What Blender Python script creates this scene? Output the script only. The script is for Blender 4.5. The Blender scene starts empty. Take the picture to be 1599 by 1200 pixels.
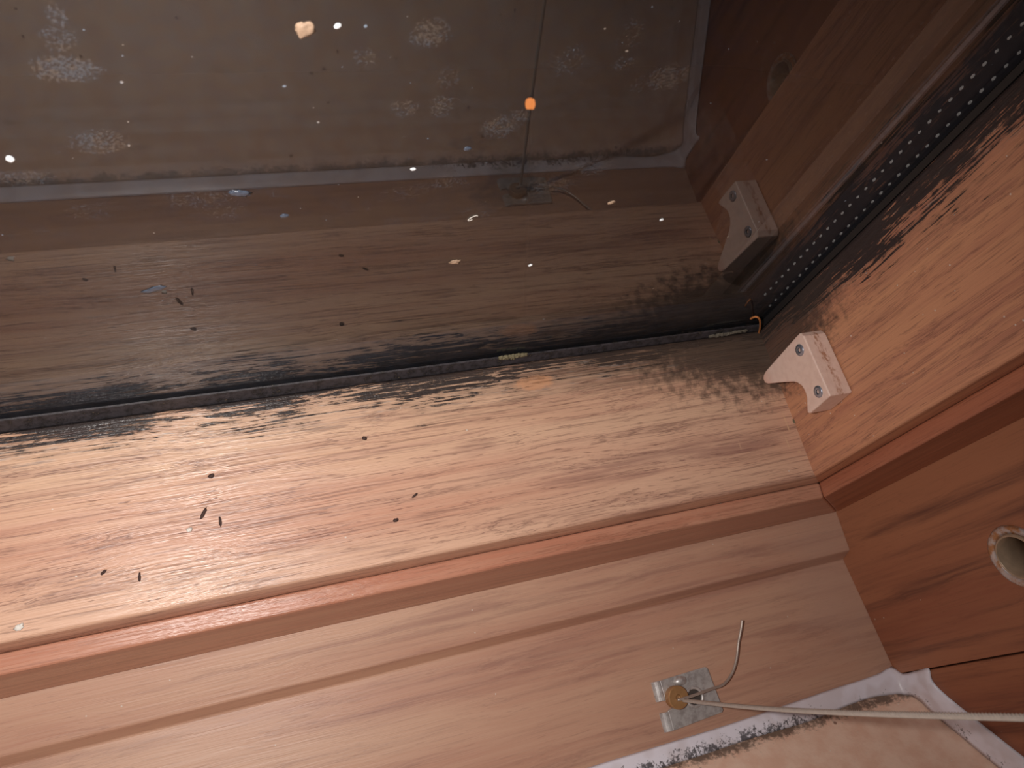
import bpy, bmesh, math, random
from mathutils import Vector, Matrix, noise as mnoise

S = bpy.context.scene
COL = S.collection
MM = 0.001

# ----------------------------------------------------------------------------
# CAMERA.  The window has its own axes, in millimetres: X along the bottom rail, Y up along
# the side stile, Z out of the glass into the room, origin where glass edge, rail and stile meet.
# ----------------------------------------------------------------------------
F_PX = 1264.87
RC = Matrix(((0.9412711, 0.2265764, 0.2503434),
             (-0.1343751, -0.4288140, 0.8933431),
             (0.3097612, -0.8745180, -0.3731840)))        # rows: image right, image down, view direction
CW = Vector((-175.7317, 225.2865, 103.2950))

TILE_DIR = Vector((0, 0.6393, 0.7689)).normalized()           # level line running into the room
UP = TILE_DIR.cross(Vector((1, 0, 0)))
if UP.y < 0: UP = -UP
XW = Vector((1, 0, 0)); YW = UP.cross(XW)
Q = Matrix((XW, YW, UP))                                    # window axes -> level world axes


def W(p):                                                   # window mm -> world metres
    return Q @ (Vector(p) * MM)


cam_d = bpy.data.cameras.new('camera')
cam = bpy.data.objects.new('camera', cam_d); COL.objects.link(cam)
cm = Matrix((RC[0], -RC[1], -RC[2])).transposed()
cam.matrix_world = Matrix.Translation(W(CW)) @ (Q @ cm).to_4x4()
cam_d.sensor_fit = 'HORIZONTAL'; cam_d.sensor_width = 36
cam_d.lens = F_PX / 1599 * 36
cam_d.clip_start = 0.005; cam_d.clip_end = 200
cam_d.dof.use_dof = True
cam_d.dof.focus_distance = 0.235
cam_d.dof.aperture_fstop = 42
S.camera = cam

# night: only a trace of light in the room and outside; the phone's own flash does the rest
world = bpy.data.worlds.new('night'); S.world = world
world.use_nodes = True
wb = world.node_tree.nodes['Background']
wb.inputs[0].default_value = (0.55, 0.6, 0.75, 1); wb.inputs[1].default_value = 0.001

FLASH = CW + RC[0] * -34 + RC[1] * -6 + RC[2] * -2
ld = bpy.data.lights.new('phone_flash', 'SPOT')
ld.energy = 2.42; ld.shadow_soft_size = 0.0035; ld.color = (1.0, 0.94, 0.90)
ld.spot_size = math.radians(148); ld.spot_blend = 1.0
lo = bpy.data.objects.new('phone_flash', ld); COL.objects.link(lo)
aim = Q @ (RC[2] - RC[0] * .30 + RC[1] * .20)
lo.matrix_world = Matrix.Translation(W(FLASH)) @ aim.to_track_quat('-Z', 'Y').to_matrix().to_4x4()

S.view_settings.view_transform = 'Standard'
S.view_settings.look = 'None'
S.view_settings.exposure = 0
S.view_settings.gamma = 1
S.view_settings.use_curve_mapping = False


# ----------------------------------------------------------------------------
# helpers: geometry
# ----------------------------------------------------------------------------
def hit(px, py, n, p0):
    """the point of the plane (normal n through p0, window mm) seen at a pixel of the photograph"""
    d = RC.transposed() @ Vector(((px - 799.5) / F_PX, (py - 600) / F_PX, 1))
    n = Vector(n); t = n.dot(Vector(p0) - CW) / n.dot(d)
    return CW + d * t


def srgb(r, g, b):
    f = lambda c: c / 12.92 if c <= 0.04045 else ((c + 0.055) / 1.055) ** 2.4
    return (f(r / 255), f(g / 255), f(b / 255), 1)


def link_mesh(name, verts, faces, mats, parent=None, smooth=False, fmat=None, bevel=0, base=None, axes=None, seg=2, angle=35):
    """verts in mm, in the axes of the parent (or of the window when it has none)"""
    me = bpy.data.meshes.new(name)
    me.from_pydata([tuple(Vector(v) * MM) for v in verts], [], faces)
    bm = bmesh.new(); bm.from_mesh(me)
    bmesh.ops.remove_doubles(bm, verts=bm.verts, dist=1e-7)
    bmesh.ops.recalc_face_normals(bm, faces=bm.faces)
    bm.to_mesh(me); bm.free()
    for m in (mats if isinstance(mats, (list, tuple)) else [mats]): me.materials.append(m)
    if fmat:
        for p in me.polygons: p.material_index = fmat(p)
    for p in me.polygons: p.use_smooth = smooth
    o = bpy.data.objects.new(name, me); COL.objects.link(o)
    if parent: o.parent = parent
    else: o.matrix_world = frame(base, axes)
    if bevel:
        b = o.modifiers.new('round', 'BEVEL'); b.width = bevel * MM; b.segments = seg
        b.limit_method = 'ANGLE'; b.angle_limit = math.radians(angle); b.harden_normals = False
    return o


def frame(base=None, axes=None):
    A = Matrix(axes).transposed() if axes else Matrix.Identity(3)    # axes: rows are local x, y, z in window axes
    return Matrix.Translation(W(base or (0, 0, 0))) @ (Q @ A).to_4x4()


def thing(name, label, cat, base, axes=None, group=None):
    o = bpy.data.objects.new(name, None); COL.objects.link(o)
    o.empty_display_size = 0.005
    o.matrix_world = frame(base, axes)
    tag(o, label, cat, group)
    return o


def tag(o, label, cat, group=None):
    o['label'] = label; o['category'] = cat
    if group: o['group'] = group
    return o


def structure(o, label=None):
    o['kind'] = 'structure'
    if label: o['label'] = label
    return o


def sweep(a, b, n=1):
    """two matching closed loops of points -> verts, faces of the solid between them"""
    k = len(a); vs = []
    for i in range(n + 1):
        vs += [Vector(a[j]).lerp(Vector(b[j]), i / n) for j in range(k)]
    fs = [tuple(range(k))[::-1], tuple(range(n * k, n * k + k))]
    for i in range(n):
        for j in range(k):
            j2 = (j + 1) % k
            fs.append((i * k + j, i * k + j2, (i + 1) * k + j2, (i + 1) * k + j))
    return vs, fs


def bottom_piece(prof, x0, over=0):
    """profile of (offset below, offset right, z): run along the bottom, mitred into the right corner"""
    return sweep([(x0, -p[0], p[2]) for p in prof], [(p[1] + over, -p[0], p[2]) for p in prof])


def side_piece(prof, y1, over=0):
    return sweep([(p[1], -p[0] - over, p[2]) for p in prof], [(p[1], y1, p[2]) for p in prof])


def tube(path, r, n=10, lobes=0, depth=0.0, pitch=10.0, cap=True):
    """round (or twisted, lobed) rod along a path; r may be a list"""
    P = [Vector(p) for p in path]; vs, fs = [], []
    t0 = (P[1] - P[0]).normalized()
    u = t0.orthogonal().normalized(); L = 0
    for i, p in enumerate(P):
        t = (P[min(i + 1, len(P) - 1)] - P[max(i - 1, 0)]).normalized()
        u = (u - t * u.dot(t)).normalized(); v = t.cross(u)
        if i: L += (p - P[i - 1]).length
        ri = r[i] if isinstance(r, (list, tuple)) else r
        for k in range(n):
            a = 2 * math.pi * k / n
            rr = ri * (1 + depth * abs(math.cos(lobes / 2 * a)) - depth) if lobes else ri
            b = a + (2 * math.pi * L / pitch if lobes else 0)
            vs.append(p + (u * math.cos(b) + v * math.sin(b)) * rr)
    for i in range(len(P) - 1):
        for k in range(n):
            k2 = (k + 1) % n
            fs.append((i * n + k, i * n + k2, i * n + n + k2, i * n + n + k))
    if cap:
        fs.append(tuple(range(n))[::-1]); m = (len(P) - 1) * n
        fs.append(tuple(range(m, m + n)))
    return vs, fs


def lathe(prof, n=40, axis='z'):
    """closed profile of (radius, height) turned about local z"""
    vs, fs = [], []; k = len(prof)
    for i in range(n):
        a = 2 * math.pi * i / n
        for r, h in prof: vs.append(Vector((r * math.cos(a), r * math.sin(a), h)))
    for i in range(n):
        i2 = (i + 1) % n
        for j in range(k):
            j2 = (j + 1) % k
            fs.append((i * k + j, i2 * k + j, i2 * k + j2, i * k + j2))
    return vs, fs


def smooth_path(pts, n=8):
    P = [Vector(p) for p in pts]; out = []
    for i in range(len(P) - 1):
        a, b, c, d = P[max(i - 1, 0)], P[i], P[i + 1], P[min(i + 2, len(P) - 1)]
        for k in range(n):
            t = k / n
            out.append(0.5 * ((2 * b) + (c - a) * t + (2 * a - 5 * b + 4 * c - d) * t * t + (3 * b - a - 3 * c + d) * t ** 3))
    out.append(P[-1]); return out


def prism(outline, z0, z1):
    """outline of (x, y), extruded along local z"""
    return sweep([(x, y, z0) for x, y in outline], [(x, y, z1) for x, y in outline])


def blob(rx, ry, rz, seed=0, rough=0.3, sub=2, freq=1.2, sink=0.0):
    """lumpy pebble, millimetres; flattened where it sits (local z = 0)"""
    bm = bmesh.new(); bmesh.ops.create_icosphere(bm, subdivisions=sub, radius=1)
    vs = []
    off = Vector((seed * 7.13, seed * 3.7, seed * 1.9))
    for v in bm.verts:
        d = v.co.normalized()
        k = 1 + rough * mnoise.noise(d * freq + off) + rough * .5 * mnoise.noise(d * freq * 2.7 + off)
        q = d * k
        vs.append(Vector((q.x * rx, q.y * ry, max(q.z * rz, -0.25 * rz) + 0.2 * rz - sink)))
    fs = [tuple(v.index for v in f.verts) for f in bm.faces]
    bm.free(); return vs, fs


# ----------------------------------------------------------------------------
# helpers: materials
# ----------------------------------------------------------------------------
class Mat:
    def __init__(s, name):
        s.m = bpy.data.materials.new(name); s.m.use_nodes = True
        s.t = s.m.node_tree; s.t.nodes.clear()
        s.out = s.t.nodes.new('ShaderNodeOutputMaterial')
        s._co = None

    def _in(s, sock, v):
        if isinstance(v, bpy.types.NodeSocket): s.t.links.new(v, sock)
        elif v is not None:
            if hasattr(sock, 'default_value'):
                try: sock.default_value = v
                except Exception: sock.default_value = v[:3]

    def mm(s):                                              # object coordinates in millimetres
        if s._co is None:
            c = s.t.nodes.new('ShaderNodeTexCoord')
            s._co = s.vm('SCALE', c.outputs['Object'], scale=1000)
        return s._co

    def vm(s, op, a, b=None, scale=None):
        n = s.t.nodes.new('ShaderNodeVectorMath'); n.operation = op
        s._in(n.inputs[0], a)
        if b is not None: s._in(n.inputs[1], b)
        if scale is not None: s._in(n.inputs['Scale'], scale)
        return n.outputs['Value'] if op in ('LENGTH', 'DISTANCE', 'DOT_PRODUCT') else n.outputs[0]

    def math(s, op, a, b=None, c=None, clamp=False):
        n = s.t.nodes.new('ShaderNodeMath'); n.operation = op; n.use_clamp = clamp
        for i, v in enumerate((a, b, c)):
            if v is not None: s._in(n.inputs[i], v)
        return n.outputs[0]

    def add(s, *a):
        r = a[0]
        for b in a[1:]: r = s.math('ADD', r, b)
        return r

    def mul(s, *a):
        r = a[0]
        for b in a[1:]: r = s.math('MULTIPLY', r, b)
        return r

    def sub(s, a, b): return s.math('SUBTRACT', a, b)
    def inv(s, a): return s.math('SUBTRACT', 1.0, a, clamp=True)
    def mx(s, a, b): return s.math('MAXIMUM', a, b)

    def xyz(s, v=None):
        n = s.t.nodes.new('ShaderNodeSeparateXYZ'); s._in(n.inputs[0], v or s.mm()); return n.outputs

    def vec(s, x, y, z):
        n = s.t.nodes.new('ShaderNodeCombineXYZ')
        for i, v in enumerate((x, y, z)): s._in(n.inputs[i], v)
        return n.outputs[0]

    def noise(s, v, scale=1.0, detail=3.0, rough=0.55, dist=0.0):
        n = s.t.nodes.new('ShaderNodeTexNoise'); s._in(n.inputs['Vector'], v)
        s._in(n.inputs['Scale'], scale); s._in(n.inputs['Detail'], detail); s._in(n.inputs['Roughness'], rough); s._in(n.inputs['Distortion'], dist)
        return n.outputs['Fac']

    def voronoi(s, v, scale=1.0, rand=1.0):
        n = s.t.nodes.new('ShaderNodeTexVoronoi'); s._in(n.inputs['Vector'], v); s._in(n.inputs['Scale'], scale); s._in(n.inputs['Randomness'], rand)
        return n.outputs['Distance'], n.outputs['Color']

    def step(s, v, lo, hi, a=0.0, b=1.0):
        n = s.t.nodes.new('ShaderNodeMapRange'); n.interpolation_type = 'SMOOTHSTEP'
        for i, q in enumerate((v, lo, hi, a, b)): s._in(n.inputs[i], q)
        return n.outputs[0]

    def mix(s, f, a, b, mode='MIX'):
        n = s.t.nodes.new('ShaderNodeMix'); n.data_type = 'RGBA'; n.blend_type = mode
        s._in(n.inputs[0], f); s._in(n.inputs[6], a); s._in(n.inputs[7], b)
        return n.outputs[2]

    def bump(s, h, strength=0.3, dist=0.1):
        n = s.t.nodes.new('ShaderNodeBump'); s._in(n.inputs['Height'], h)
        n.inputs['Strength'].default_value = strength; n.inputs['Distance'].default_value = dist * MM
        return n.outputs[0]

    def principled(s, color, rough=0.5, metal=0.0, normal=None, spec=0.5, **kw):
        n = s.t.nodes.new('ShaderNodeBsdfPrincipled')
        s._in(n.inputs['Base Color'], color); s._in(n.inputs['Roughness'], rough); s._in(n.inputs['Metallic'], metal)
        s._in(n.inputs['Specular IOR Level'], spec)
        if normal: s._in(n.inputs['Normal'], normal)
        for k, v in kw.items(): s._in(n.inputs[k.replace('_', ' ')], v)
        return n.outputs[0]

    def shade(s, sh):
        s.t.links.new(sh, s.out.inputs[0]); return s.m


def wood(name, grain, light, mid, dark, rough=0.42, mould=None, seed=0.0, pore=0.55, gloss_bump=0.5, pale=None, bleach=None, streak=1.0, coarse=1.0):
    """grain: 0 = along X, 1 = along Y, 2 = along Z of the object's axes"""
    M = Mat(name)
    c = M.vm('ADD', M.mm(), (seed, seed * 1.7, seed * .6))
    o = M.xyz(c); along = o[grain]; ac = [o[i] for i in range(3) if i != grain]
    wv = M.vec(M.mul(along, .009), M.mul(ac[0], .035), M.mul(ac[1], .035))
    w1 = M.mul(M.sub(M.noise(wv, 1, 2), .5), 13.0)
    b0 = M.add(ac[0], w1); b1 = M.add(ac[1], M.mul(w1, .6))

    def g(sa, sb, det=3, rg=.55, d=0.0): return M.noise(M.vec(M.mul(along, sa), M.mul(b0, sb), M.mul(b1, sb)), 1, det, rg, d)
    n1 = g(.004, .05 * coarse, 3)
    n2 = g(.007, .30 * coarse, 4, .6)
    n3 = g(.018, .85, 4, .6)
    n4 = g(.030, 1.7, 3, .6)
    n5 = g(.10, 1.5, 3, .6)
    col = M.mix(M.step(n1, .36, .64), light, mid)
    col = M.mix(M.mul(M.step(n2, .46, .74), .55 * streak), col, dark)
    col = M.mix(M.mul(M.step(n3, .36, .64), .30), col, light)
    ridge = M.inv(M.step(M.math('ABSOLUTE', M.sub(n3, .5)), .0, .035))      # thin long growth lines
    ridge = M.mul(ridge, M.step(n2, .40, .60), .8)
    pores = M.mx(M.mx(M.mul(M.step(n4, .56, .68), .6), ridge), M.mul(M.step(n5, .62, .70), .8))
    z = M.xyz()[2]
    if bleach:                                              # weathered, yellowed band next to the glass
        z0, z1, bc, amt = bleach
        bm_ = M.mul(M.inv(M.step(M.add(z, M.mul(M.sub(n2, .5), 26), M.mul(M.sub(n1, .5), 30)), z0, z1)), amt)
        col = M.mix(bm_, col, M.mix(M.step(n2, .45, .70), bc, M.mix(.4, bc, dark)))
    col = M.mix(M.mul(pores, pore), col, M.mix(.55, dark, (.012, .006, .005, 1)))
    hgt = M.add(M.mul(n4, .75), M.mul(n3, .6))
    rg = M.add(rough, M.mul(M.sub(n3, .5), .25))
    if mould:                                               # paint flaked pale where the mould sits
        fl = M.mul(M.step(M.add(n5, M.mul(M.sub(n4, .5), .5)), .56, .66), M.inv(M.step(z, 3, 15)), .55)
        col = M.mix(fl, col, srgb(206, 198, 190))
    # dust: small pale and dark grains
    fine = M.noise(M.mm(), .9, 2)
    vd, vc = M.voronoi(M.mm(), .22)
    dust = M.mul(M.math('LESS_THAN', vd, .055), M.step(M.xyz(vc)[0], .80, .82))
    col = M.mix(M.mul(dust, .75), col, srgb(215, 205, 195))
    if mould:
        reach, core, amt = mould
        low = M.noise(M.vec(M.mul(along, .022), M.mul(ac[0], .03), M.mul(ac[1], .03)), 1, 2)
        s1 = g(.03, .75, 5, .7)
        s2 = M.noise(M.vec(M.mul(along, .28), M.mul(ac[0], .9), M.mul(ac[1], .9)), 1, 4, .7)
        v = M.add(M.mul(s1, 1.3), M.mul(n4, 1.5), M.mul(s2, .9), M.mul(low, 1.3), M.mul(z, -1.0 / reach))
        mk = M.mul(M.step(v, core, core + .16), amt)
        # a thin grey veil further out
        veil = M.mul(M.step(v, core - .45, core + .1), .32)
        col = M.mix(veil, col, srgb(96, 78, 66))
        col = M.mix(mk, col, M.mix(s2, srgb(14, 14, 18), srgb(46, 44, 48)))
        hgt = M.add(hgt, M.mul(mk, M.mul(fine, .6)))
    if pale:
        col = M.mix(pale[0], col, pale[1])
    return M, col, rg, hgt, gloss_bump


def finish_wood(args, extra=None):
    M, col, rg, hgt, gb = args
    if extra: col = extra(M, col)
    return M.shade(M.principled(col, rg, normal=M.bump(hgt, gb, .35)))


def plain(name, color, rough=.5, metal=0.0, spec=.5, nscale=None, namt=.25, bump=0.0, emit=None):
    M = Mat(name); col = color; nm = None
    if nscale:
        n = M.noise(M.mm(), nscale, 4, .6)
        col = M.mix(M.mul(M.step(n, .3, .7), namt), color, tuple(c * .45 for c in color[:3]) + (1,))
        if bump: nm = M.bump(n, bump, .15)
    kw = {}
    if emit: kw = dict(Emission_Color=emit[0], Emission_Strength=emit[1])
    return M.shade(M.principled(col, rough, metal, nm, spec, **kw))


def spots(M, blobs, plane=(0, 1)):
    """sum of soft round patches (x, y, rx, ry, strength), in object millimetres"""
    o = M.xyz(); p = M.vec(o[plane[0]], o[plane[1]], 0); r = None
    for (x, y, rx, ry, st) in blobs:
        d = M.vm('LENGTH', M.vm('MULTIPLY', M.vm('SUBTRACT', p, (x, y, 0)), (1 / rx, 1 / ry, 0)))
        k = M.mul(M.inv(M.step(d, .25, 1.0)), st)
        r = k if r is None else M.mx(r, k)
    return r


# woods ------------------------------------------------------------------
def corner_dirt(M, col):
    """grey-brown grime collecting where rail meets stile"""
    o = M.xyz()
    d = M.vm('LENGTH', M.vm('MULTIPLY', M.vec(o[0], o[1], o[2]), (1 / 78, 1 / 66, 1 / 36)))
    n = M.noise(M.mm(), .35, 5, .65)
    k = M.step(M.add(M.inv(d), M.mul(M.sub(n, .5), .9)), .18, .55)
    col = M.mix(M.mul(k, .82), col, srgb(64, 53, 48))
    if M.m.name == 'rail_wood':                             # old water stains, brown veil under the gasket, a rusty patch
        nn = M.noise(M.vec(M.mul(o[0], .025), 0, M.mul(o[2], .55)), 1, 5, .65)
        RN = (0, 55, 2)
        st = []
        for (px, py, rx, ry, k_) in [(745, 700, 13, 6, .6), (1120, 700, 40, 9, .75), (960, 735, 50, 8, .7), (1180, 640, 14, 6, .4), (800, 735, 22, 5, .5), (640, 650, 30, 4, .4), (150, 740, 26, 3, .6), (330, 720, 26, 2.5, .4), (1000, 790, 30, 6, .5)]:
            q = hit(px, py, RN, (0, 0, 0)); st.append((q.x, q.z, rx, ry, k_))
        sk = M.mul(M.step(M.add(spots(M, st, (0, 2)), M.mul(M.sub(nn, .5), 2.6)), .25, 1.15), .55)
        col = M.mix(sk, col, srgb(122, 80, 76))
        vd_ = M.vm('LENGTH', M.vec(M.mul(o[0], 1 / 190), M.mul(o[2], 1 / 24), 0))
        vk = M.step(M.add(M.inv(vd_), M.mul(M.sub(nn, .5), 1.4)), .12, .8)
        col = M.mix(M.mul(vk, .62), col, srgb(74, 60, 52))
        q = hit(835, 598, RN, (0, 0, 0))
        rk = M.mul(M.step(M.add(spots(M, [(q.x, q.z, 11, 4, .9)], (0, 2)), M.mul(M.sub(n, .5), 1.2)), .3, .8), .7)
        col = M.mix(rk, col, srgb(206, 150, 112))
    if M.m.name == 'rail_wood':                             # pale glue smears near the corner
        sm = spots(M, [(-3.5, 36, .45, 6.5, .8), (-6, 42, .4, 4, .5), (-24, 40, .35, 3, .5), (-3, 46, 1.2, .7, .7), (-9, 27, .9, .6, .7), (-22, 49, .7, .6, .8), (-30, 51, .6, .6, .8)], (0, 2))
        col = M.mix(M.mul(sm, M.step(n, .35, .6)), col, srgb(214, 178, 142))
    return col


RAIL = wood('rail_wood', 0, srgb(212, 170, 144), srgb(196, 146, 122), srgb(130, 85, 76), .32, (17, 2.22, .94), 3.0, .78, 1.0,
            bleach=(10, 32, srgb(206, 170, 140), .5))
M_RAIL = finish_wood(RAIL, corner_dirt)
STILE = wood('stile_wood', 1, srgb(198, 142, 108), srgb(184, 124, 98), srgb(132, 80, 76), .42, (17, 2.02, .95), 11.0, .65, .5)
M_STILE = finish_wood(STILE, corner_dirt)
M_LIPB = finish_wood(wood('lip_wood', 0, srgb(198, 152, 126), srgb(182, 124, 100), srgb(146, 92, 72), .32, None, 21.0, .5, .8))
M_LIPS = finish_wood(wood('side_lip_wood', 1, srgb(176, 114, 86), srgb(160, 98, 74), srgb(122, 70, 54), .40, None, 27.0, .5, .4))


def frame_dirt(M, col):
    o = M.xyz()
    d = M.vm('LENGTH', M.vm('MULTIPLY', M.vm('SUBTRACT', M.vec(o[0], o[2], 0), (42, 80, 0)), (1 / 55, 1 / 70, 0)))
    n = M.noise(M.vec(M.mul(o[0], .05), M.mul(o[2], .12), 0), 1, 4, .6)
    k = M.step(M.add(M.inv(d), M.mul(M.sub(n, .5), .9)), .25, .75)
    return M.mix(M.mul(k, .55), col, srgb(186, 150, 132))


M_FRAMEB = finish_wood(wood('frame_wood', 0, srgb(200, 161, 136), srgb(186, 140, 118), srgb(136, 94, 86), .45, None, 35.0, .25, .3, coarse=.7), frame_dirt)
M_JAMB = finish_wood(wood('jamb_wood', 1, srgb(166, 110, 80), srgb(148, 90, 66), srgb(96, 58, 48), .5, None, 51.0, .25, .15, streak=1.7, coarse=.6))
M_LINING = finish_wood(wood('lining_wood', 1, srgb(162, 104, 74), srgb(144, 86, 62), srgb(92, 52, 44), .5, None, 63.0, .25, .15, streak=1.7, coarse=.6))

# ----------------------------------------------------------------------------
# THE WINDOW: sash, glazing, frame
# ----------------------------------------------------------------------------
win = bpy.data.objects.new('window_1', None); COL.objects.link(win); win.empty_display_size = .01
win.matrix_world = frame(); structure(win)
X0, Y1 = -520, 420                                          # how far rail and stile run

P3A = (2.0, -0.5, 55.0); P3B = (12.0, 7.7, 55.4); P4 = (12.4, 7.4, 60.75); P5 = (48, 38, 61.0)
rail_prof = [(0, 0, 0), P3A, (11.9, 7.6, 55.3), (26, 22, 55.3), (26, 22, -24), (14, 14, -24), (14, 14, 0)]
v, f = bottom_piece(rail_prof, X0, 3)
o = link_mesh('bottom_rail', v, f, M_RAIL, win, bevel=1.1, seg=3)
v, f = side_piece(rail_prof, Y1, 3)
o = link_mesh('side_stile', v, f, M_STILE, win, bevel=1.1, seg=3)
lip_prof = [P3B, P4, P5, (48, 38, 55.4)]
v, f = bottom_piece(lip_prof, X0); link_mesh('lip_moulding', v, f, M_LIPB, win, bevel=.7, seg=3)
v, f = side_piece(lip_prof, Y1); link_mesh('lip_moulding', v, f, M_LIPS, win, bevel=.7, seg=3)

# frame boards
P6A = (44.5, 0, 76.8); P6B = (48.3, 0, 79.2); P7 = (72.5, 0, 124.0)
JA = (38.2, 61.0); JB = (48.2, 121.8)                       # jamb plane (x, z)


def jx(z): return JA[0] + (JB[0] - JA[0]) * (z - JA[1]) / (JB[1] - JA[1])


fr = [(48.2, 60.0), (53.0, 75.9), (59.5, 78.1), (67.0, 128.0), (92, 128.0), (92, 60.0)]
v, f = sweep([(X0, -d, z) for d, z in fr], [(jx(z) + .3, -d, z) for d, z in fr])
o = link_mesh('trim_1', v, f, M_FRAMEB, None, bevel=.5); structure(o, 'wooden lower frame board with a groove, below the sash')
J_N = Vector((JB[1] - JA[1], 0, -(JB[0] - JA[0]))).normalized() * -1   # out of the jamb towards the opening
B_N = Vector((0, 49.9, 7.5)).normalized()   # out of the lower board
J_P = Vector((JA[0], 0, JA[1])); B_P = Vector((0, -59.5, 78.1))
J_S = Vector((JB[0] - JA[0], 0, JB[1] - JA[1])).normalized()   # down the jamb, away from the glass
B_S = Vector((0, -7.5, 49.9)).normalized()
ZS = 124.2                                                  # where frame gives way to lining
pj = [(jx(60), 60), (jx(ZS), ZS), (jx(ZS) + 24, ZS), (jx(ZS) + 24, 60)]
v, f = sweep([(x, -110, z) for x, z in pj], [(x, Y1, z) for x, z in pj])
jamb = link_mesh('trim_2', v, f, M_JAMB, None); structure(jamb, 'dark reddish wooden side frame board holding the metal ring')
pl = [(jx(ZS + .5) + 1.0, ZS + .5), (jx(330) + 1.0, 330), (jx(330) + 24, 330), (jx(ZS) + 30, ZS + .5)]
v, f = sweep([(x, -150, z) for x, z in pl], [(x, Y1, z) for x, z in pl])
o = link_mesh('trim_3', v, f, M_LINING, None, bevel=.8); structure(o, 'wooden lining board beyond the side frame joint')

# hole for the ring
RING_C = hit(1592, 869, J_N, J_P)
cutv, cutf = prism([(7.6 * math.cos(2 * math.pi * k / 40), 7.6 * math.sin(2 * math.pi * k / 40)) for k in range(40)], -16, 6)
RAX = (Vector((0, 1, 0)), J_N.cross(Vector((0, 1, 0))), J_N)
cut = link_mesh('cutter', cutv, cutf, M_JAMB, None, base=RING_C, axes=RAX)
bo = jamb.modifiers.new('hole', 'BOOLEAN'); bo.object = cut; bo.operation = 'DIFFERENCE'; bo.solver = 'EXACT'
bpy.context.view_layer.update()
dg = bpy.context.evaluated_depsgraph_get()
me = bpy.data.meshes.new_from_object(jamb.evaluated_get(dg))
jamb.modifiers.clear(); jamb.data = me; bpy.data.objects.remove(cut)
b = jamb.modifiers.new('round', 'BEVEL'); b.width = .8 * MM; b.segments = 2; b.limit_method = 'ANGLE'; b.angle_limit = math.radians(50)

# glazing -----------------------------------------------------------------
def glass_shader(M, dirt=None, dirt_col=None, coat=1.0):
    """clear float glass: mirror share rises towards grazing view"""
    t = M.t
    lw = t.nodes.new('ShaderNodeLayerWeight'); lw.inputs['Blend'].default_value = .5
    fr_ = M.math('MULTIPLY', M.add(.045, M.mul(.955, M.math('POWER', lw.outputs['Facing'], 5.0))), coat, clamp=True)
    tr = t.nodes.new('ShaderNodeBsdfTransparent'); tr.inputs[0].default_value = (.96, .96, .96, 1)
    gl = t.nodes.new('ShaderNodeBsdfGlossy'); gl.inputs['Roughness'].default_value = 0.0
    mx = t.nodes.new('ShaderNodeMixShader'); M._in(mx.inputs[0], fr_)
    t.links.new(tr.outputs[0], mx.inputs[1]); t.links.new(gl.outputs[0], mx.inputs[2])
    sh = mx.outputs[0]
    if dirt is not None:
        df = t.nodes.new('ShaderNodeBsdfDiffuse'); M._in(df.inputs[0], dirt_col)
        m2 = t.nodes.new('ShaderNodeMixShader'); M._in(m2.inputs[0], dirt)
        t.links.new(sh, m2.inputs[1]); t.links.new(df.outputs[0], m2.inputs[2]); sh = m2.outputs[0]
    return M.shade(sh)


GN, GP = (0, 0, 1), (0, 0, -2)


def G(px, py):
    q = hit(px, py, GN, GP); return q.x, q.y


M_GLASS = glass_shader(Mat('clear_glass'), coat=.6)
D = Mat('dirty_glass')
patches = []
for (px, py, rx, ry, st) in [(105, 108, 8, 4.4, 1.0), (92, 60, 4.5, 4.5, .6), (88, 25, 2.2, 4, .75), (155, 222, 8, 5, .8), (40, 278, 8, 4, .6),
                             (672, 52, 5.5, 5, .9), (632, 168, 5, 4, .7), (688, 165, 4.5, 5, .7), (780, 198, 6, 5, .9), (812, 182, 4, 4, .7),
                             (1045, 120, 8, 6, .8), (1000, 130, 4, 5, .5), (925, 262, 9, 4.5, .8), (860, 290, 10, 5, .7), (885, 95, 7, 7, .5), (985, 55, 5, 7, .5),
                             (310, 310, 12, 6, .55), (355, 330, 10, 5, .5), (420, 300, 12, 5, .4), (560, 320, 12, 5, .35), (640, 300, 10, 5, .5), (700, 285, 8, 5, .6), (650, 345, 16, 4, .45),
                             (140, 330, 9, 5, .45), (80, 360, 8, 4, .35), (1230, 130, 9, 8, .5), (1280, 90, 8, 6, .3), (1160, 215, 7, 6, .35), (330, 60, 8, 6, .2), (570, 90, 4, 4, .6),
                             (700, 120, 5, 6, .5), (1085, 300, 12, 6, .3), (975, 100, 5, 3, .6), (750, 330, 9, 5, .5)]:
    x, y = G(px, py); patches.append((x, y, rx, ry, st))
pm = spots(D, patches)
gx = D.xyz()
mott = D.noise(D.mm(), 1.9, 5, .75)
mott2 = D.noise(D.mm(), .35, 3, .6)
crisp = D.step(D.add(mott, D.mul(pm, .15)), .57, .68)
patch_k = D.mul(crisp, D.step(D.add(pm, D.mul(D.sub(mott2, .5), .7)), .05, .6), .10)
clus = D.step(D.noise(D.mm(), .075, 2), .52, .68)
patch2 = D.mul(D.step(mott, .56, .68), clus, .05)
film = D.add(.008, D.mul(D.noise(D.mm(), .05, 3), .012))
vd, vc = D.voronoi(D.mm(), .42)
vr = D.xyz(vc)
speck = D.mul(D.math('LESS_THAN', D.sub(vd, D.mul(vr[1], .05)), .018), D.step(vr[0], .55, .57), .4)
vd2, vc2 = D.voronoi(D.mm(), .16)
vr2 = D.xyz(vc2)
speck2 = D.mul(D.math('LESS_THAN', D.add(vd2, D.mul(D.sub(mott, .5), .12)), .045), D.step(vr2[0], .72, .73), .5)
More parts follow.
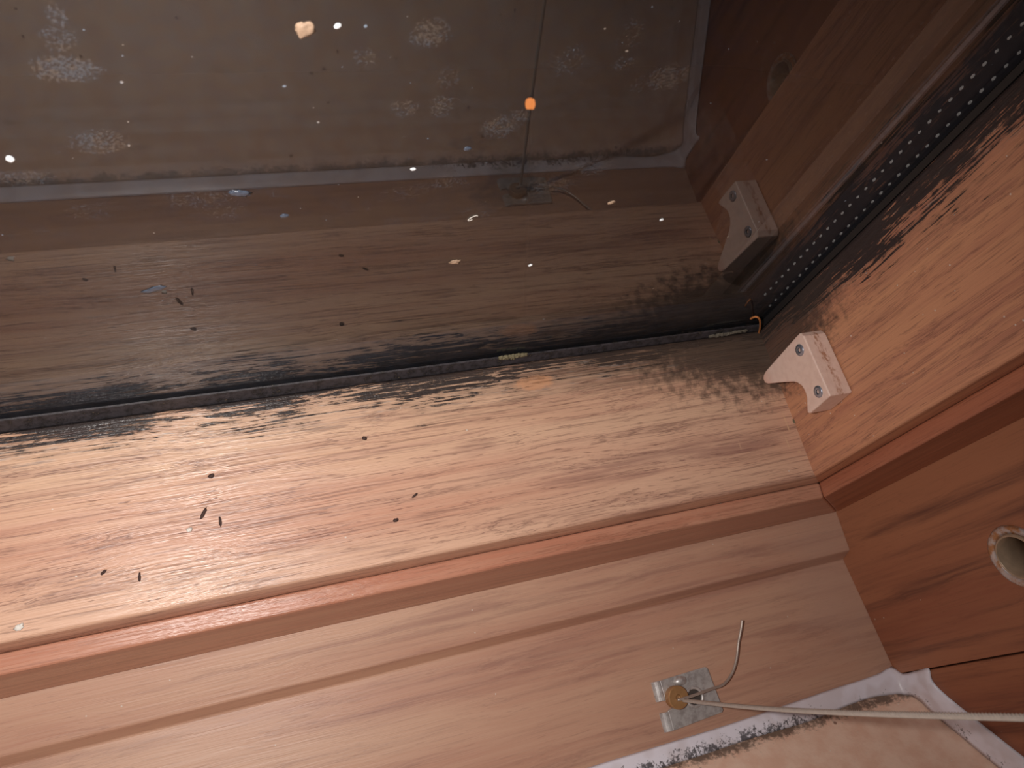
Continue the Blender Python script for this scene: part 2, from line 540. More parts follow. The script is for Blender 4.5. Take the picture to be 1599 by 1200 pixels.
# black mould film creeping up from the bottom and side edges of the pane
edge = gx[1]
mf = D.noise(D.vec(D.mul(gx[0], .10), D.mul(gx[1], .30), 0), 1, 5, .7)
blackk = D.mul(D.step(D.add(D.mul(edge, -1 / 30), D.mul(mf, 1.5), D.mul(D.step(gx[0], -190, -60), .22)), .0, 1.0), .62)
b3 = spots(D, [(*G(795, 285), 9, 15, 1.0), (*G(770, 300), 8, 8, .8), (*G(1215, 110), 5, 5, .6), (*G(735, 225), 9, 6, .5)])  # first two spots paint the bracket's dark reflection into the pane colour
black3 = D.mul(D.step(D.add(b3, D.mul(D.sub(mott2, .5), .9)), .2, .9), .3)
crust = D.mul(D.step(D.add(D.mul(edge, -1 / 9), D.mul(D.noise(D.vec(D.mul(gx[0], .22), D.mul(gx[1], .5), 0), 1, 5, .7), 1.5)), .55, .8), D.step(mott, .45, .62), .4)
vd3, vc3 = D.voronoi(D.mm(), 1.1)
speck3 = D.mul(D.math('LESS_THAN', vd3, .07), D.step(D.xyz(vc3)[2], .70, .72), .14)
speck = D.mx(speck, speck3)
light_k = D.mx(D.mx(patch_k, patch2), D.mx(D.mx(speck, speck2), D.mx(film, crust)))
dark_k = D.mx(blackk, black3)
tot = D.math('MAXIMUM', D.mul(dark_k, D.inv(D.mul(speck, 1.2))), light_k, clamp=True)
lc = D.mix(D.step(mott2, .4, .6), srgb(190, 174, 160), srgb(156, 172, 190))
dc = D.mix(D.math('DIVIDE', light_k, D.add(D.mul(dark_k, .8), light_k, .0005), clamp=True), srgb(16, 15, 16), lc)
M_DIRTY = glass_shader(D, tot, dc, coat=2.4)


def pane(name, z1, z0, mats, fm=None):
    v, f = sweep([(X0, -11, z1), (11, -11, z1), (11, Y1, z1), (X0, Y1, z1)], [(X0, -11, z0), (11, -11, z0), (11, Y1, z0), (X0, Y1, z0)])
    return link_mesh(name, v, f, mats, win, fmat=fm)


pane('glass_pane', -2, -6, [M_GLASS, M_DIRTY], lambda p: 1 if p.normal.z > .9 else 0)
pane('glass_pane', -18, -22, [M_GLASS])

# spacer bar between the panes, its perforations a pattern on its face
M_SPACER = plain('dark_spacer', srgb(56, 56, 66), .42, .2, nscale=.3, namt=.5)
M_DOT = plain('bright_perforation', srgb(235, 235, 235), .4, 0)
vs, fs = [], []


def addm(a):
    k = len(vs); vs.extend(a[0]); fs.extend([tuple(i + k for i in q) for q in a[1]])


XS = 7.0
addm(sweep([(XS, -10, -6.2), (XS, -10, -17.8), (XS + 3.6, -10, -17.8), (XS + 3.6, -10, -6.2)], [(XS, Y1, -6.2), (XS, Y1, -17.8), (XS + 3.6, Y1, -17.8), (XS + 3.6, Y1, -6.2)]))
addm(sweep([(X0, -7, -6.2), (X0, -7, -17.8), (X0, -10.6, -17.8), (X0, -10.6, -6.2)], [(XS, -7, -6.2), (XS, -7, -17.8), (XS, -10.6, -17.8), (XS, -10.6, -6.2)]))
base_n = len(fs)
for zc in (-13.0, -8.2):
    y = 2.0
    while y < 200:
        rr = random.Random(int(y * 10)).uniform(.85, 1.1)
        ring = [(XS, y + .72 * rr * math.cos(a), zc + .40 * rr * math.sin(a)) for a in [k * math.pi / 4 for k in range(8)]]
        top = [(XS - .25, y + .5 * rr * math.cos(a), zc + .26 * rr * math.sin(a)) for a in [k * math.pi / 4 for k in range(8)]]
        addm(sweep(ring, top)); y += 4.02
nf = len(fs)
o = link_mesh('spacer_bar', vs, fs, [M_SPACER, M_DOT], win)
for p in o.data.polygons:
    if len(p.vertices) == 8 or p.area < 2.0e-6: p.material_index = 1
o.data.polygons[0].material_index = 0

# outer aluminium cladding, seen through both panes
M_CLAD = plain('weathered_cladding', srgb(120, 106, 98), .6, 0, nscale=.05, namt=.25)
M_CLADR = plain('cladding_ridge', srgb(168, 166, 174), .4, .2, nscale=.4, namt=.5)
M_CLADD = plain('olive_cladding', srgb(70, 60, 46), .8, 0, nscale=.25, namt=.7)  # darker olive in the grooves and beyond the ridges
cl = [(-5.0, -25), (3.5, -25), (4.5, -26), (8.6, -26), (9.4, -24.6), (10.3, -24.6), (10.8, -26), (12.4, -26), (13, -24.8), (14.0, -24.8), (14.3, -26.0), (30, -26.4), (30, -27.2), (-4.6, -25.6)]
v, f = sweep([(x, -40, z) for x, z in cl], [(x, Y1, z) for x, z in cl])
o = link_mesh('outer_cladding', v, f, [M_CLAD, M_CLADR, M_CLADD], win)
for p in o.data.polygons:
    cx = p.center.x * 1000
    if len(p.vertices) == 4 and p.center.z * 1000 > -30:
        p.material_index = 1 if 9.2 < cx < 10.6 or 12.6 < cx < 14.05 else (2 if cx > 4 else 0)

# rubber gasket
GM = Mat('gasket_rubber')
gn = GM.noise(GM.mm(), .5, 5, .7); gn2 = GM.noise(GM.mm(), 2.2, 3, .7)
gcol = GM.mix(GM.step(gn, .4, .65), srgb(62, 58, 62), srgb(30, 28, 30))
gcol = GM.mix(GM.mul(GM.step(GM.mul(gn, gn2), .33, .42), .7), gcol, srgb(120, 108, 92))
M_GASKET = GM.shade(GM.principled(gcol, .5, normal=GM.bump(gn2, .3, .2)))
M_GASKETB = plain('gasket_black', srgb(20, 19, 21), .6, nscale=1.0, namt=.6)


def gasket_loop(h): return [(-.15, .05), (h, -.9), (h + .3, -1.3), (h * .5, -2.0), (-3, -2.0), (-3, -.3)]


a = [(X0, y, z) for y, z in gasket_loop(8.5)]; bq = [(1.5, y, z) for y, z in gasket_loop(1.9)]
v, f = sweep(a, bq, 40)
link_mesh('gasket', v, f, [M_GASKET], win)
a = [(-y, -1, z) for y, z in gasket_loop(.6)]; bq = [(-y, Y1, z) for y, z in gasket_loop(.6)]
v, f = sweep(a, bq, 40)
link_mesh('gasket', v, f, [M_GASKETB], win)

# ----------------------------------------------------------------------------
# SILL TILE and SILICONE
# ----------------------------------------------------------------------------
T_P = Vector((0, -66.98, 127.85))                             # tile plane: through here, spanned by X and TILE_DIR
T_N = UP


def on_tile(px, py): return hit(px, py, T_N, T_P)


TM = Mat('sill_stone')
tn = TM.noise(TM.mm(), .12, 5, .6); tn2 = TM.noise(TM.mm(), .8, 4, .65)
tc = TM.mix(TM.step(tn, .35, .65), srgb(244, 212, 190), srgb(234, 194, 170))
tc = TM.mix(TM.mul(TM.step(tn2, .55, .75), .5), tc, srgb(228, 205, 185))
td, tcc = TM.voronoi(TM.mm(), .16)
hole = TM.mul(TM.math('LESS_THAN', TM.add(td, TM.mul(TM.sub(tn2, .5), .3)), .12), TM.step(TM.xyz(tcc)[0], .8, .82))
tc = TM.mix(TM.mul(hole, .75), tc, srgb(110, 68, 50))
td3, tcc3 = TM.voronoi(TM.mm(), .35)
tc = TM.mix(TM.mul(TM.math('LESS_THAN', td3, .09), TM.step(TM.xyz(tcc3)[1], .7, .72), .7), tc, srgb(240, 228, 218))  # pale dots: sparkle glints painted into the stone colour
to = TM.xyz()
# object axes of the tile: x = window X, y = into the room, z = up
mould_t = TM.step(TM.add(TM.mul(TM.mx(TM.sub(to[1], 4), 0.0), -1 / 9), TM.mul(TM.noise(TM.mm(), .14, 2), 1.0), TM.mul(tn2, 1.0)), .62, 1.05)
tc = TM.mix(TM.mul(mould_t, .8), tc, srgb(54, 44, 36))
M_TILE = TM.shade(TM.principled(tc, .55, normal=TM.bump(tn2, .35, .3)))
TAX = (Vector((1, 0, 0)), TILE_DIR, UP)
v, f = sweep([(X0, -2, -9), (64, -2, -9), (64, -2, 0), (X0, -2, 0)], [(X0, 300, -9), (190, 300, -9), (190, 300, 0), (X0, 300, 0)])
o = link_mesh('window_sill', v, f, M_TILE, None, base=T_P, axes=TAX, bevel=.6); structure(o, 'beige stone sill tile with mouldy edge, below the wooden frame')

CM = Mat('silicone')
cn = CM.noise(CM.mm(), .9, 5, .72); cn2 = CM.noise(CM.mm(), .10, 2)
co_ = CM.xyz()
cc = CM.mix(CM.step(cn2, .4, .6), srgb(236, 232, 242), srgb(222, 214, 220))
ui = CM.t.nodes.new('ShaderNodeAttribute'); ui.attribute_name = 'across'
ua = ui.outputs['Fac']
zone = CM.mul(CM.step(co_[0], -95, -70), CM.inv(CM.step(co_[0], 0, 22)))
zone2 = CM.mul(CM.step(co_[0], 44, 50), CM.inv(CM.step(co_[0], 58, 66)))
mk = CM.step(CM.add(CM.mul(CM.math('MINIMUM', ua, .8), .55), CM.mul(cn, 1.6), CM.mul(CM.noise(CM.mm(), .22, 3), .8), CM.mul(zone, .30), CM.mul(zone2, .12)), 1.86, 2.02)
cc = CM.mix(CM.mul(mk, .85), cc, srgb(44, 40, 42))
M_SIL = CM.shade(CM.principled(cc, .35, normal=CM.bump(cn, .15, .3)))

# outer edge on the wood, inner edge on the tile
outer, inner = [], []
for x in range(-520, -20, 20):
    z = 123.6; outer.append(Vector((x, -(59.5 + (z - 78.1) * .1503) + .15, z)))
    inner.append(T_P + Vector((x, 0, 0)) + TILE_DIR * 3.4 + UP * .15)
for (a, b) in [((1176, 1119), (1180, 1152)), ((1250, 1093), (1262, 1128)), ((1310, 1073), (1322, 1104)), ((1352, 1060), (1358, 1091)), ((1376, 1050), (1384, 1087)), ((1392, 1041), (1402, 1085))]:
    outer.append(hit(*a, B_N, B_P) + B_N * .15); inner.append(on_tile(*b) + UP * .15)
for (a, b) in [((1410, 1052), (1412, 1086)), ((1434, 1047), (1424, 1089)), ((1451, 1044), (1438, 1098)), ((1456, 1062), (1450, 1110)), ((1474, 1082), (1466, 1124)), ((1510, 1112), (1496, 1148)), ((1552, 1145), (1530, 1177)), ((1599, 1182), (1566, 1206))]:
    outer.append(hit(*a, J_N, J_P) + J_N * .2); inner.append(on_tile(*b) + UP * .15)
do = (outer[-1] - outer[-3]).normalized(); di = (inner[-1] - inner[-3]).normalized()
for k in range(1, 8):
    outer.append(outer[-1] + do * 25); inner.append(inner[-1] + do * 25)
outer = smooth_path(outer, 3); inner = smooth_path(inner, 3)
NS = 9; vs, fs, acr = [], [], []
for i, (a, b) in enumerate(zip(outer, inner)):
    wdt = (b - a).length
    for k in range(NS):
        t = k / (NS - 1)
        nb = (B_N if a.x < 40 else J_N) * (1 - t) + UP * t
        q = a.lerp(b, t) + nb.normalized() * (math.sin(math.pi * t) * wdt * .06) + UP * (.25 * mnoise.noise(Vector((i * .35, t * 2, 3.1))))
        vs.append(q); acr.append(t)
    base_pt = a.lerp(b, .5) - ((B_N if a.x < 40 else J_N) + UP).normalized() * (wdt * .45)
    vs.append(base_pt); acr.append(.5)
K = NS + 1
for i in range(len(outer) - 1):
    for k in range(K):
        k2 = (k + 1) % K
        fs.append((i * K + k, i * K + k2, (i + 1) * K + k2, (i + 1) * K + k))
fs += [tuple(range(K)), tuple(range((len(outer) - 1) * K, len(outer) * K))[::-1]]
sil = link_mesh('silicone_bead', vs, fs, M_SIL, None, smooth=True)
at = sil.data.attributes.new('across', 'FLOAT', 'POINT')
for i, x in enumerate(acr[:len(sil.data.vertices)]): at.data[i].value = x
tag(sil, 'white silicone bead with black mould between wooden frame and stone sill', 'sealant')

# ----------------------------------------------------------------------------
# THINGS
# ----------------------------------------------------------------------------
# plastic block screwed to the stile ---------------------------------------
PM = Mat('block_plastic')
pn = PM.noise(PM.mm(), .5, 4, .6); pn2 = PM.noise(PM.vec(PM.mul(PM.xyz()[0], .5), PM.mul(PM.xyz()[1], .5), PM.mul(PM.xyz()[2], 1.1)), 1, 5, .7)
pcol = PM.mix(PM.step(pn, .4, .65), srgb(228, 198, 184), srgb(222, 190, 176))
po = PM.xyz()
# grime on the back edge, worst mid-thickness (local x is up the stile, y away from the glass, z thickness)
gr = PM.mul(PM.step(po[0], 29.4, 29.9), PM.step(PM.add(pn2, PM.mul(PM.inv(PM.math('ABSOLUTE', PM.mul(PM.sub(po[2], 4.0), .3))), .3)), .66, .9))
pcol = PM.mix(PM.mul(gr, .8), pcol, srgb(160, 98, 58))
pcol = PM.mix(PM.mul(PM.inv(PM.step(po[0], 3.4, 9)), .35), pcol, srgb(214, 140, 110))
M_BLOCK = PM.shade(PM.principled(pcol, .42, normal=PM.bump(pn, .08, .2), Subsurface_Weight=.1, Subsurface_Radius=(.003, .0015, .001)))
M_SCREW = plain('screw_steel', srgb(178, 182, 196), .38, .85, nscale=.8, namt=.35)
M_SCREWD = plain('screw_recess', srgb(60, 60, 66), .6, .5)
blk = thing('plastic_block', 'pale pink plastic corner block with two screws, on the wooden side stile', 'block', (-.55, 0, 0),
            axes=((0, 1, 0), (0, 0, 1), (-1, 0, 0)))
# local x = window Y, local y = window Z, local z = -X (out of the stile)
T1 = [(29.2, 16.2), (27.2, 16.3), (6.2, 18.3), (4.3, 18.9), (3.3, 20.0), (3.4, 21.4), (4.6, 22.4), (12, 25.4), (17.2, 27.7)]
arc = [(18.8, 28.8), (20.2, 30.6), (20.6, 32.6), (20.3, 34.6), (18.0, 38.2), (17.8, 39.2), (18.8, 39.6)]
T2 = [(30.4, 38.9), (30.4, 18.0)]
v, f = prism(T1 + arc + T2, 0, 8.5)
link_mesh('block_body', v, f, M_BLOCK, blk, bevel=.45, seg=3, angle=40)


def screw(parent, x, y, z, r):
    e = [(0, 0)]
    prof = [(0.001, -.8), (r, -.8), (r, .10), (r * .92, .32), (r * .55, .42), (r * .36, .40), (r * .30, -.35), (0.001, -.5)]
    v, f = lathe(prof, 28)
    v = [q + Vector((x, y, z)) for q in v]
    s_ = link_mesh('screw', v, f, [M_SCREW, M_SCREWD], parent, smooth=True)
    for p in s_.data.polygons:
        c = p.center * 1000 - Vector((x, y, z))
        if math.hypot(c.x, c.y) < r * .40: p.material_index = 1
    return s_


q = hit(1249, 547, (1, 0, 0), (-9.05, 0, 0)); screw(blk, q.y, q.z, 8.5, 1.95)
q = hit(1278, 612, (1, 0, 0), (-9.05, 0, 0)); screw(blk, q.y, q.z, 8.5, 1.95)

# cable bracket on the lower frame board -------------------------------------
BAX = (Vector((1, 0, 0)), -B_S, B_N)                        # local x right, y towards the glass, z out of the wood


def bl(px, py, h=0.0):
    q = hit(px, py, B_N, B_P + B_N * h) - BR_C; return Vector((q.dot(BAX[0]), q.dot(BAX[1]), q.dot(BAX[2])))


BR_C = Vector((0, 0, 0)); BR_C = hit(1070, 1094, B_N, B_P)
SM = Mat('bracket_steel')
sn = SM.noise(SM.mm(), .45, 5, .7); sn2 = SM.noise(SM.vec(SM.mul(SM.xyz()[0], 2.5), SM.mul(SM.xyz()[1], .4), 0), 1, 3)
scol = SM.mix(SM.step(sn, .38, .68), srgb(206, 202, 200), srgb(168, 160, 158))
M_STEEL = SM.shade(SM.principled(scol, SM.add(.30, SM.mul(sn, .2)), .45, SM.bump(sn, .12, .15)))
M_BRASS = plain('brass', srgb(178, 134, 90), .45, .35, nscale=.5, namt=.3)
M_HOLE = plain('dark_recess', srgb(66, 58, 54), .8)
br = thing('cable_bracket', 'small steel bracket plate with brass stud, on the lower frame board', 'bracket', BR_C, axes=BAX)
H = 1.6
ctl, ctr, cbr, cbl = bl(1016, 1068, H), bl(1104, 1041, H), bl(1131, 1112, H), bl(1036, 1148, H)
cap0 = bl(1060, 1091, H)


def lerp2(u, w_):                                           # u along the plate, w down it
    t = ctl.lerp(ctr, u); b_ = cbl.lerp(cbr, u); return t.lerp(b_, w_)


# plate: outline with a notch at the left where the stud sits
UL = .16
ol = [lerp2(UL, 0), lerp2(.97, 0), lerp2(1, .04), lerp2(1, .96), lerp2(.97, 1), lerp2(UL, 1), lerp2(UL, .60), lerp2(.26, .58), lerp2(.34, .50), lerp2(.26, .44), lerp2(UL, .42)]
v, f = prism([(p.x, p.y) for p in ol], H - .9, H)
link_mesh('plate', v, f, M_STEEL, br, bevel=.25)
for w0, w1 in ((0.0, .40), (.62, 1.0)):                     # the two ends rolled down to the wood
    rr = 2.0; secs = []
    for w_ in (w0, w1):
        pq = lerp2(UL, w_); sec = []
        for k in range(9):
            a = math.pi / 2 * k / 8; sec.append((pq.x - rr * 1.5 * math.sin(a), pq.y, H - rr + rr * math.cos(a)))
        for k in range(8, -1, -1):
            a = math.pi / 2 * k / 8; sec.append((pq.x - (rr * 1.5 - .9) * math.sin(a), pq.y, H - rr + (rr - .9) * math.cos(a)))
        secs.append(sec)
    v, f = sweep(secs[0], secs[1], 1); link_mesh('rolled_tab', v, f, M_STEEL, br, smooth=False, bevel=.2, angle=60)
# raised bead above the stud
pb = bl(1062, 1064, H)
vv, ff = blob(2.6, 1.7, 1.5, 1, .02, 3); link_mesh('raised_dimple', [q + Vector((pb.x, pb.y, H - .35)) for q in vv], ff, M_STEEL, br, smooth=True)
# collar beside the stud
pc = bl(1084, 1089, H)
v, f = lathe([(2.6, -.3), (3.6, -.3), (3.7, .35), (3.3, .75), (2.9, .6), (2.6, .2)], 36)
link_mesh('collar', [q + Vector((pc.x, pc.y, H)) for q in v], f, M_STEEL, br, smooth=True)
v, f = lathe([(.001, .0), (2.65, .0), (2.65, .12), (.001, .12)], 30)
link_mesh('recess', [q + Vector((pc.x, pc.y, H)) for q in v], f, M_HOLE, br)
# brass stud
HS = 4.6
ps = bl(1060, 1090, HS)
v, f = lathe([(.001, -HS + .6), (3.3, -HS + .6), (3.9, -HS + 1.2), (4.0, -.35), (3.7, 0), (1.05, 0), (.8, -.8), (.001, -.9)], 44)
v = [Vector((q.x, q.y, q.z + HS)) + Vector((ps.x, ps.y, 0)) for q in v]
stud = link_mesh('brass_stud', v, f, M_BRASS, br, smooth=False, bevel=.12, angle=40)
# bent tail of the wire, gripped in the stud
M_WIRE = plain('wire_steel', srgb(190, 176, 166), .4, .55, nscale=.9, namt=.3)
wp = [bl(1058, 1094, HS + .4), bl(1085, 1086, HS + .5), bl(1112, 1076, 4.2), bl(1130, 1069, 3.6), bl(1143, 1052, 3.2), bl(1150, 1030, 3.0), bl(1153, 1005, 3.0), bl(1157, 984, 3.4), bl(1159, 969, 3.8)]
v, f = tube(smooth_path(wp, 8), .52, 10)
wt = link_mesh('wire_tail', v, f, M_WIRE, br, smooth=True)

# steel cable ------------------------------------------------------------------
c0 = hit(1066, 1094, B_N, B_P + B_N * 3.6)
d_end = RC.transposed() @ Vector(((1599 - 799.5) / F_PX, (1121 - 600) / F_PX, 1))
c1 = CW + d_end * 128
CABM = Mat('cable_steel')
ccn = CABM.noise(CABM.mm(), .8, 3)
M_CABLE = CABM.shade(CABM.principled(CABM.mix(ccn, srgb(168, 162, 156), srgb(206, 200, 192)), .30, .3))
dirc = (c1 - c0); L = dirc.length
path = []
N_ = 900
for i in range(N_ + 1):
    t = i / N_ * 1.75
    p = c0 + dirc * t - UP * (1.5 * math.sin(math.pi * min(t, 1)))
    path.append(p)
v, f = tube(path, .68, 28, lobes=7, depth=.3, pitch=6.5)
cb = link_mesh('steel_cable', v, f, M_CABLE, None, smooth=True)
tag(cb, 'twisted thin steel cable running from the brass stud across the sill corner', 'cable')

# metal ring in the jamb --------------------------------------------------------
RM = Mat('ring_metal')
rn = RM.noise(RM.mm(), .35, 5, .65)
rc = RM.mix(RM.step(rn, .4, .62), srgb(196, 190, 190), srgb(176, 130, 92))
M_RING = RM.shade(RM.principled(rc, .38, .55, RM.bump(rn, .15, .2)))
M_BORE = plain('ring_bore', srgb(170, 140, 110), .6, 0, nscale=.3, namt=.4)
rg_ = thing('metal_ring', 'round metal ring sleeve let into the dark side frame board', 'ring', RING_C, axes=RAX)
v, f = lathe([(7.3, -1.5), (9.6, -1.5), (10.3, .2), (10.0, .9), (9.3, 1.15), (8.2, .75), (7.3, .35)], 56)
link_mesh('flange', v, f, M_RING, rg_, smooth=True)
v, f = lathe([(6.5, -13), (7.4, -13), (7.4, .9), (7.0, 1.35), (6.6, 1.1)], 56)
link_mesh('sleeve', v, f, plain('sleeve_metal', srgb(180, 156, 132), .35, .25, nscale=.3, namt=.3), rg_, smooth=True)
v, f = lathe([(.001, -13.4), (7.4, -13.4), (7.4, -12.6), (.001, -12.6)], 40)
link_mesh('bottom_plug', v, f, M_BORE, rg_)

# small stuff lying about: each its own thing ------------------------------------
M_CRUMBD = plain('dark_crumb', srgb(70, 48, 42), .8, nscale=1.5, namt=.5)
M_CRUMBW = plain('pale_crumb', srgb(225, 218, 208), .7, nscale=1.5, namt=.3)
M_CREAM = plain('cream_fleck', srgb(168, 140, 116), .7, nscale=1.2, namt=.45, bump=.3)
M_WHITE = plain('white_drop', srgb(235, 238, 240), .25)
M_BLUE = plain('grey_drop', srgb(76, 84, 98), .3, nscale=1.0, namt=.7)
M_LINT = plain('lint', srgb(124, 114, 88), .9, nscale=1.0, namt=.6, bump=.5)
M_FIBRE = plain('orange_fibre', srgb(190, 120, 66), .6)
R_N = Vector((0, 55, 2)).normalized(); R_P = Vector((0, 0, 0))      # plane of the rail's face
S_N = Vector((-55, 0, -.5)).normalized(); S_P = Vector((0, 0, 0))   # plane of the stile's face
R_AX = (Vector((1, 0, 0)), R_N.cross(Vector((1, 0, 0))), R_N)
G_AX = ((1, 0, 0), (0, 1, 0), (0, 0, 1))


def crumb(name, label, cat, px, py, n, p0, axes, size, mat, seed, rot=0.0, rough=.4, group=None, smooth=True):
    q = hit(px, py, n, p0)
    v, f = blob(*size, seed, rough, 3, 1.9)
    c_, s_ = math.cos(rot), math.sin(rot)
    v = [Vector((a.x * c_ - a.y * s_, a.x * s_ + a.y * c_, a.z)) for a in v]
    o = link_mesh(name, v, f, mat, None, smooth=smooth, base=q, axes=axes)
    return tag(o, label, cat, group)


for i, (px, py, sx, sy, rot, lab) in enumerate([
        (318, 802, 1.7, .45, 1.0, 'longest dark crumb, slanting in the bright sheen of the rail'),
        (344, 815, 1.3, .4, 1.5, 'dark upright crumb just beside the longest slanting crumb'),
        (330, 744, .8, .6, .3, 'dark blunt crumb above the longest slanting crumb on the rail'),
        (218, 902, 1.2, .35, 1.5, 'thin upright dark crumb low on the rail, below the sheen'),
        (162, 894, .9, .4, .6, 'dark comma-shaped crumb low on the rail, leftmost of the dark crumbs'),
        (618, 813, .8, .55, .2, 'dark crumb alone on the pinkish middle of the rail'),
        (569, 685, .7, .6, .0, 'dark crumb high on the rail, nearest the mould below the gasket'),
        (648, 774, 1.1, .35, .5, 'narrow dark crumb between pinkish streaks, right of the sheen')]):
    crumb('dirt_crumb', lab, 'crumb', px, py, R_N, R_P, R_AX, (sx, sy, .5), M_CRUMBD, i, rot)
for i, (px, py, sx, sy, n, p0, ax, lab) in enumerate([
        (30, 980, 1.1, .8, R_N, R_P, R_AX, 'white crumb at the lower left end of the rail'),
        (296, 828, .8, .6, R_N, R_P, R_AX, 'tiny white crumb in the bright sheen of the rail'),
        (1237, 660, 1.6, 1.3, S_N, S_P, ((0, 1, 0), (0, 0, 1), (-1, 0, 0)), 'yellowish crumb in the rail corner below the pink block'),
        ]):
    crumb('pale_crumb', lab, 'crumb', px, py, n, p0, ax, (sx, sy, .6), M_CRUMBW if i < 2 else M_LINT, 20 + i, .4)

# on the glass
GZ = (0, 0, -2)
crumb('dried_fleck', 'cream dried fleck stuck to the upper glass', 'fleck', 475, 45, GN, GZ, G_AX, (1.55, 1.45, .45), M_CREAM, 41, .3, .45)
crumb('white_drop', 'bright white drop on the glass beside the cream fleck', 'drop', 527, 40, GN, GZ, G_AX, (.62, .42, .35), M_WHITE, 42, .6, .15)
crumb('white_drop', 'cream-white drop at the left edge of the glass', 'drop', 16, 248, GN, GZ, G_AX, (.65, .75, .35), M_WHITE, 43, .2, .2)
crumb('grey_drop', 'bluish wing-shaped dried drop low on the glass at left', 'drop', 241, 452, GN, GZ, G_AX, (2.6, .85, .22), M_BLUE, 44, .35, .5)
crumb('grey_drop', 'bluish dried drop above the reddish reflection, left of the ringed one', 'drop', 375, 302, GN, GZ, G_AX, (2.1, .9, .2), M_BLUE, 45, -.2, .5)
crumb('grey_drop', 'small ringed bluish drop on the glass above the reflected rail edge', 'drop', 444, 337, GN, GZ, G_AX, (.9, .6, .2), M_BLUE, 46, .0, .3)
crumb('grey_drop', 'light blue round drop on the bluish reflected line', 'drop', 645, 264, GN, GZ, G_AX, (.6, .4, .25), M_WHITE, 47, .0, .1)
crumb('grey_drop', 'pale blue-grey drop above the dark bracket reflection on the glass', 'drop', 730, 232, GN, GZ, G_AX, (.8, .6, .2), M_BLUE, 48, .0, .3)
crumb('dust_ball', 'speckled cream dust ball at mid height on the glass', 'fleck', 711, 409, GN, GZ, G_AX, (1.25, .8, .35), M_CREAM, 49, .0, .8)
crumb('dust_fleck', 'small white fleck on the glass right of the speckled dust ball', 'fleck', 828, 414, GN, GZ, G_AX, (.55, .35, .3), M_WHITE, 50, .5, .6)
crumb('dust_fleck', 'white fleck on the glass near the reflected pink block', 'fleck', 1033, 343, GN, GZ, G_AX, (.6, .35, .3), M_WHITE, 51, .3, .6)
crumb('dust_fleck', 'cream fleck on the glass left of the reflected pink block', 'fleck', 955, 316, GN, GZ, G_AX, (.9, .5, .3), M_CREAM, 52, .3, .7)
q = hit(738, 340, GN, GZ)
pts = [(0.9 * math.cos(a) * 1.1 + .3 * math.sin(a), .8 * math.sin(a) * .9 + .5 * math.cos(a), .15) for a in [k * 2 * math.pi / 20 for k in range(17)]]
v, f = tube(pts, .09, 6)
o = link_mesh('lint_fibre', v, f, M_CRUMBW, None, smooth=True, base=q, axes=G_AX); tag(o, 'white looped fibre stuck to the glass', 'fibre')

# lint and crust along the gasket
q = hit(800, 556, (0, 0, 1), (0, 0, -1.2))
vs, fs = [], []
rnd = random.Random(5)
for k in range(34):
    vv, ff = blob(rnd.uniform(.4, 1.1), rnd.uniform(.4, .8), rnd.uniform(.5, .9), k, .6)
    dx = -4.3 + k * .26 + rnd.uniform(-.3, .3); dy = rnd.uniform(-.5, .8); addm(([a + Vector((dx, dy, 0)) for a in vv], ff))
o = link_mesh('lint_clump', vs, fs, M_LINT, None, smooth=True, base=q, axes=G_AX); tag(o, 'greyish green lint clump stuck on the black glass gasket', 'lint')
q = hit(1140, 520, (0, 0, 1), (0, 0, -.2))
vs, fs = [], []
for k in range(16):
    vv, ff = blob(rnd.uniform(.8, 1.8), rnd.uniform(.4, .8), rnd.uniform(.5, .8), k + 30, .5)
    dx = -7 + k * .85; addm(([a + Vector((dx, -.2 + .05 * k + rnd.uniform(-.3, .3), 0)) for a in vv], ff))
o = link_mesh('dirt_crust', vs, fs, plain('grey_crust', srgb(104, 96, 84), .95, nscale=.8, namt=.6, bump=.5), None, smooth=True, base=q, axes=G_AX)
tag(o, 'grey dirt crust in the glass corner beside the mouldy stile', 'crust')
fp = [hit(1172, 498, GN, (0, 0, .5)), hit(1180, 495, GN, (0, 0, 1.2)), hit(1186, 499, GN, (0, 0, 1.8)), hit(1187, 510, GN, (0, 0, 1.5)), hit(1185, 520, GN, (0, 0, 1.0)), hit(1184, 532, GN, (0, 0, 2.2))]
q = fp[0].copy()
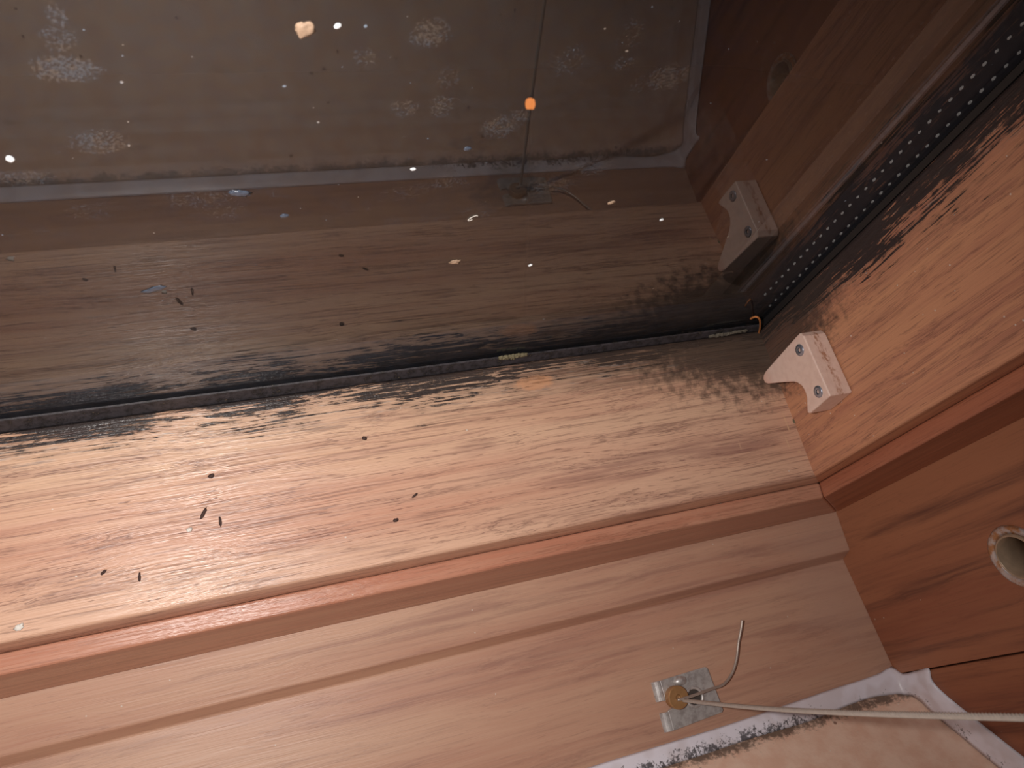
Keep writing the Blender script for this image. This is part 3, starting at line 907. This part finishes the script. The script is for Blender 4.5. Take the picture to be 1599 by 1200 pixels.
v, f = tube(smooth_path([p - q for p in fp], 6), [.35] * 31, 7)
o = link_mesh('curled_fibre', v, f, M_FIBRE, None, smooth=True, base=q); tag(o, 'orange curled fibre in the corner of rail, stile and glass', 'fibre')

# ----------------------------------------------------------------------------
# OUTSIDE, at night: a street lamp some way off over dark paving
# ----------------------------------------------------------------------------
dl = RC.transposed() @ Vector(((828 - 799.5) / F_PX, (162 - 600) / F_PX, 1))
LP = Q @ (CW * MM + dl.normalized() * 12.0)
GZ_ = LP.z - 3.6
M_POLE = plain('lamp_pole_paint', srgb(30, 31, 32), .6)
M_GLOW = plain('sodium_globe', srgb(230, 150, 80), .4, emit=((1.0, .30, .07, 1), 1.1))


def world_mesh(name, v, f, mat, parent=None, loc=(0, 0, 0), smooth=False):
    me = bpy.data.meshes.new(name); me.from_pydata([tuple(p) for p in v], [], f); me.materials.append(mat)
    for p in me.polygons: p.use_smooth = smooth
    o = bpy.data.objects.new(name, me); COL.objects.link(o); o.location = loc
    if parent: o.parent = parent
    return o


lamp = bpy.data.objects.new('street_lamp', None); COL.objects.link(lamp); lamp.location = (LP.x, LP.y, GZ_)
tag(lamp, 'orange glowing street lamp far outside, seen as a small spot through the glass', 'lamp')
v, f = lathe([(.0005, 0), (.09, 0), (.09, .12), (.02, .16), (.018, 3.42), (.0005, 3.42)], 16); world_mesh('pole', v, f, M_POLE, lamp)
v, f = lathe([(.0005, 3.52), (.05, 3.52), (.068, 3.57), (.070, 3.61), (.055, 3.66), (.0005, 3.68)], 20); world_mesh('globe', v, f, M_GLOW, lamp, smooth=True)
v, f = lathe([(.0005, 3.40), (.055, 3.40), (.055, 3.53), (.0005, 3.53)], 16); world_mesh('collar', v, f, M_POLE, lamp)
g_ = world_mesh('pavement', [(-40, 1.5, GZ_), (40, 1.5, GZ_), (40, 60, GZ_), (-40, 60, GZ_)], [(0, 1, 2, 3)], plain('dark_paving', srgb(22, 22, 23), .9, nscale=.01))
if LP.y < 0: g_.scale = (1, -1, 1)
structure(g_)
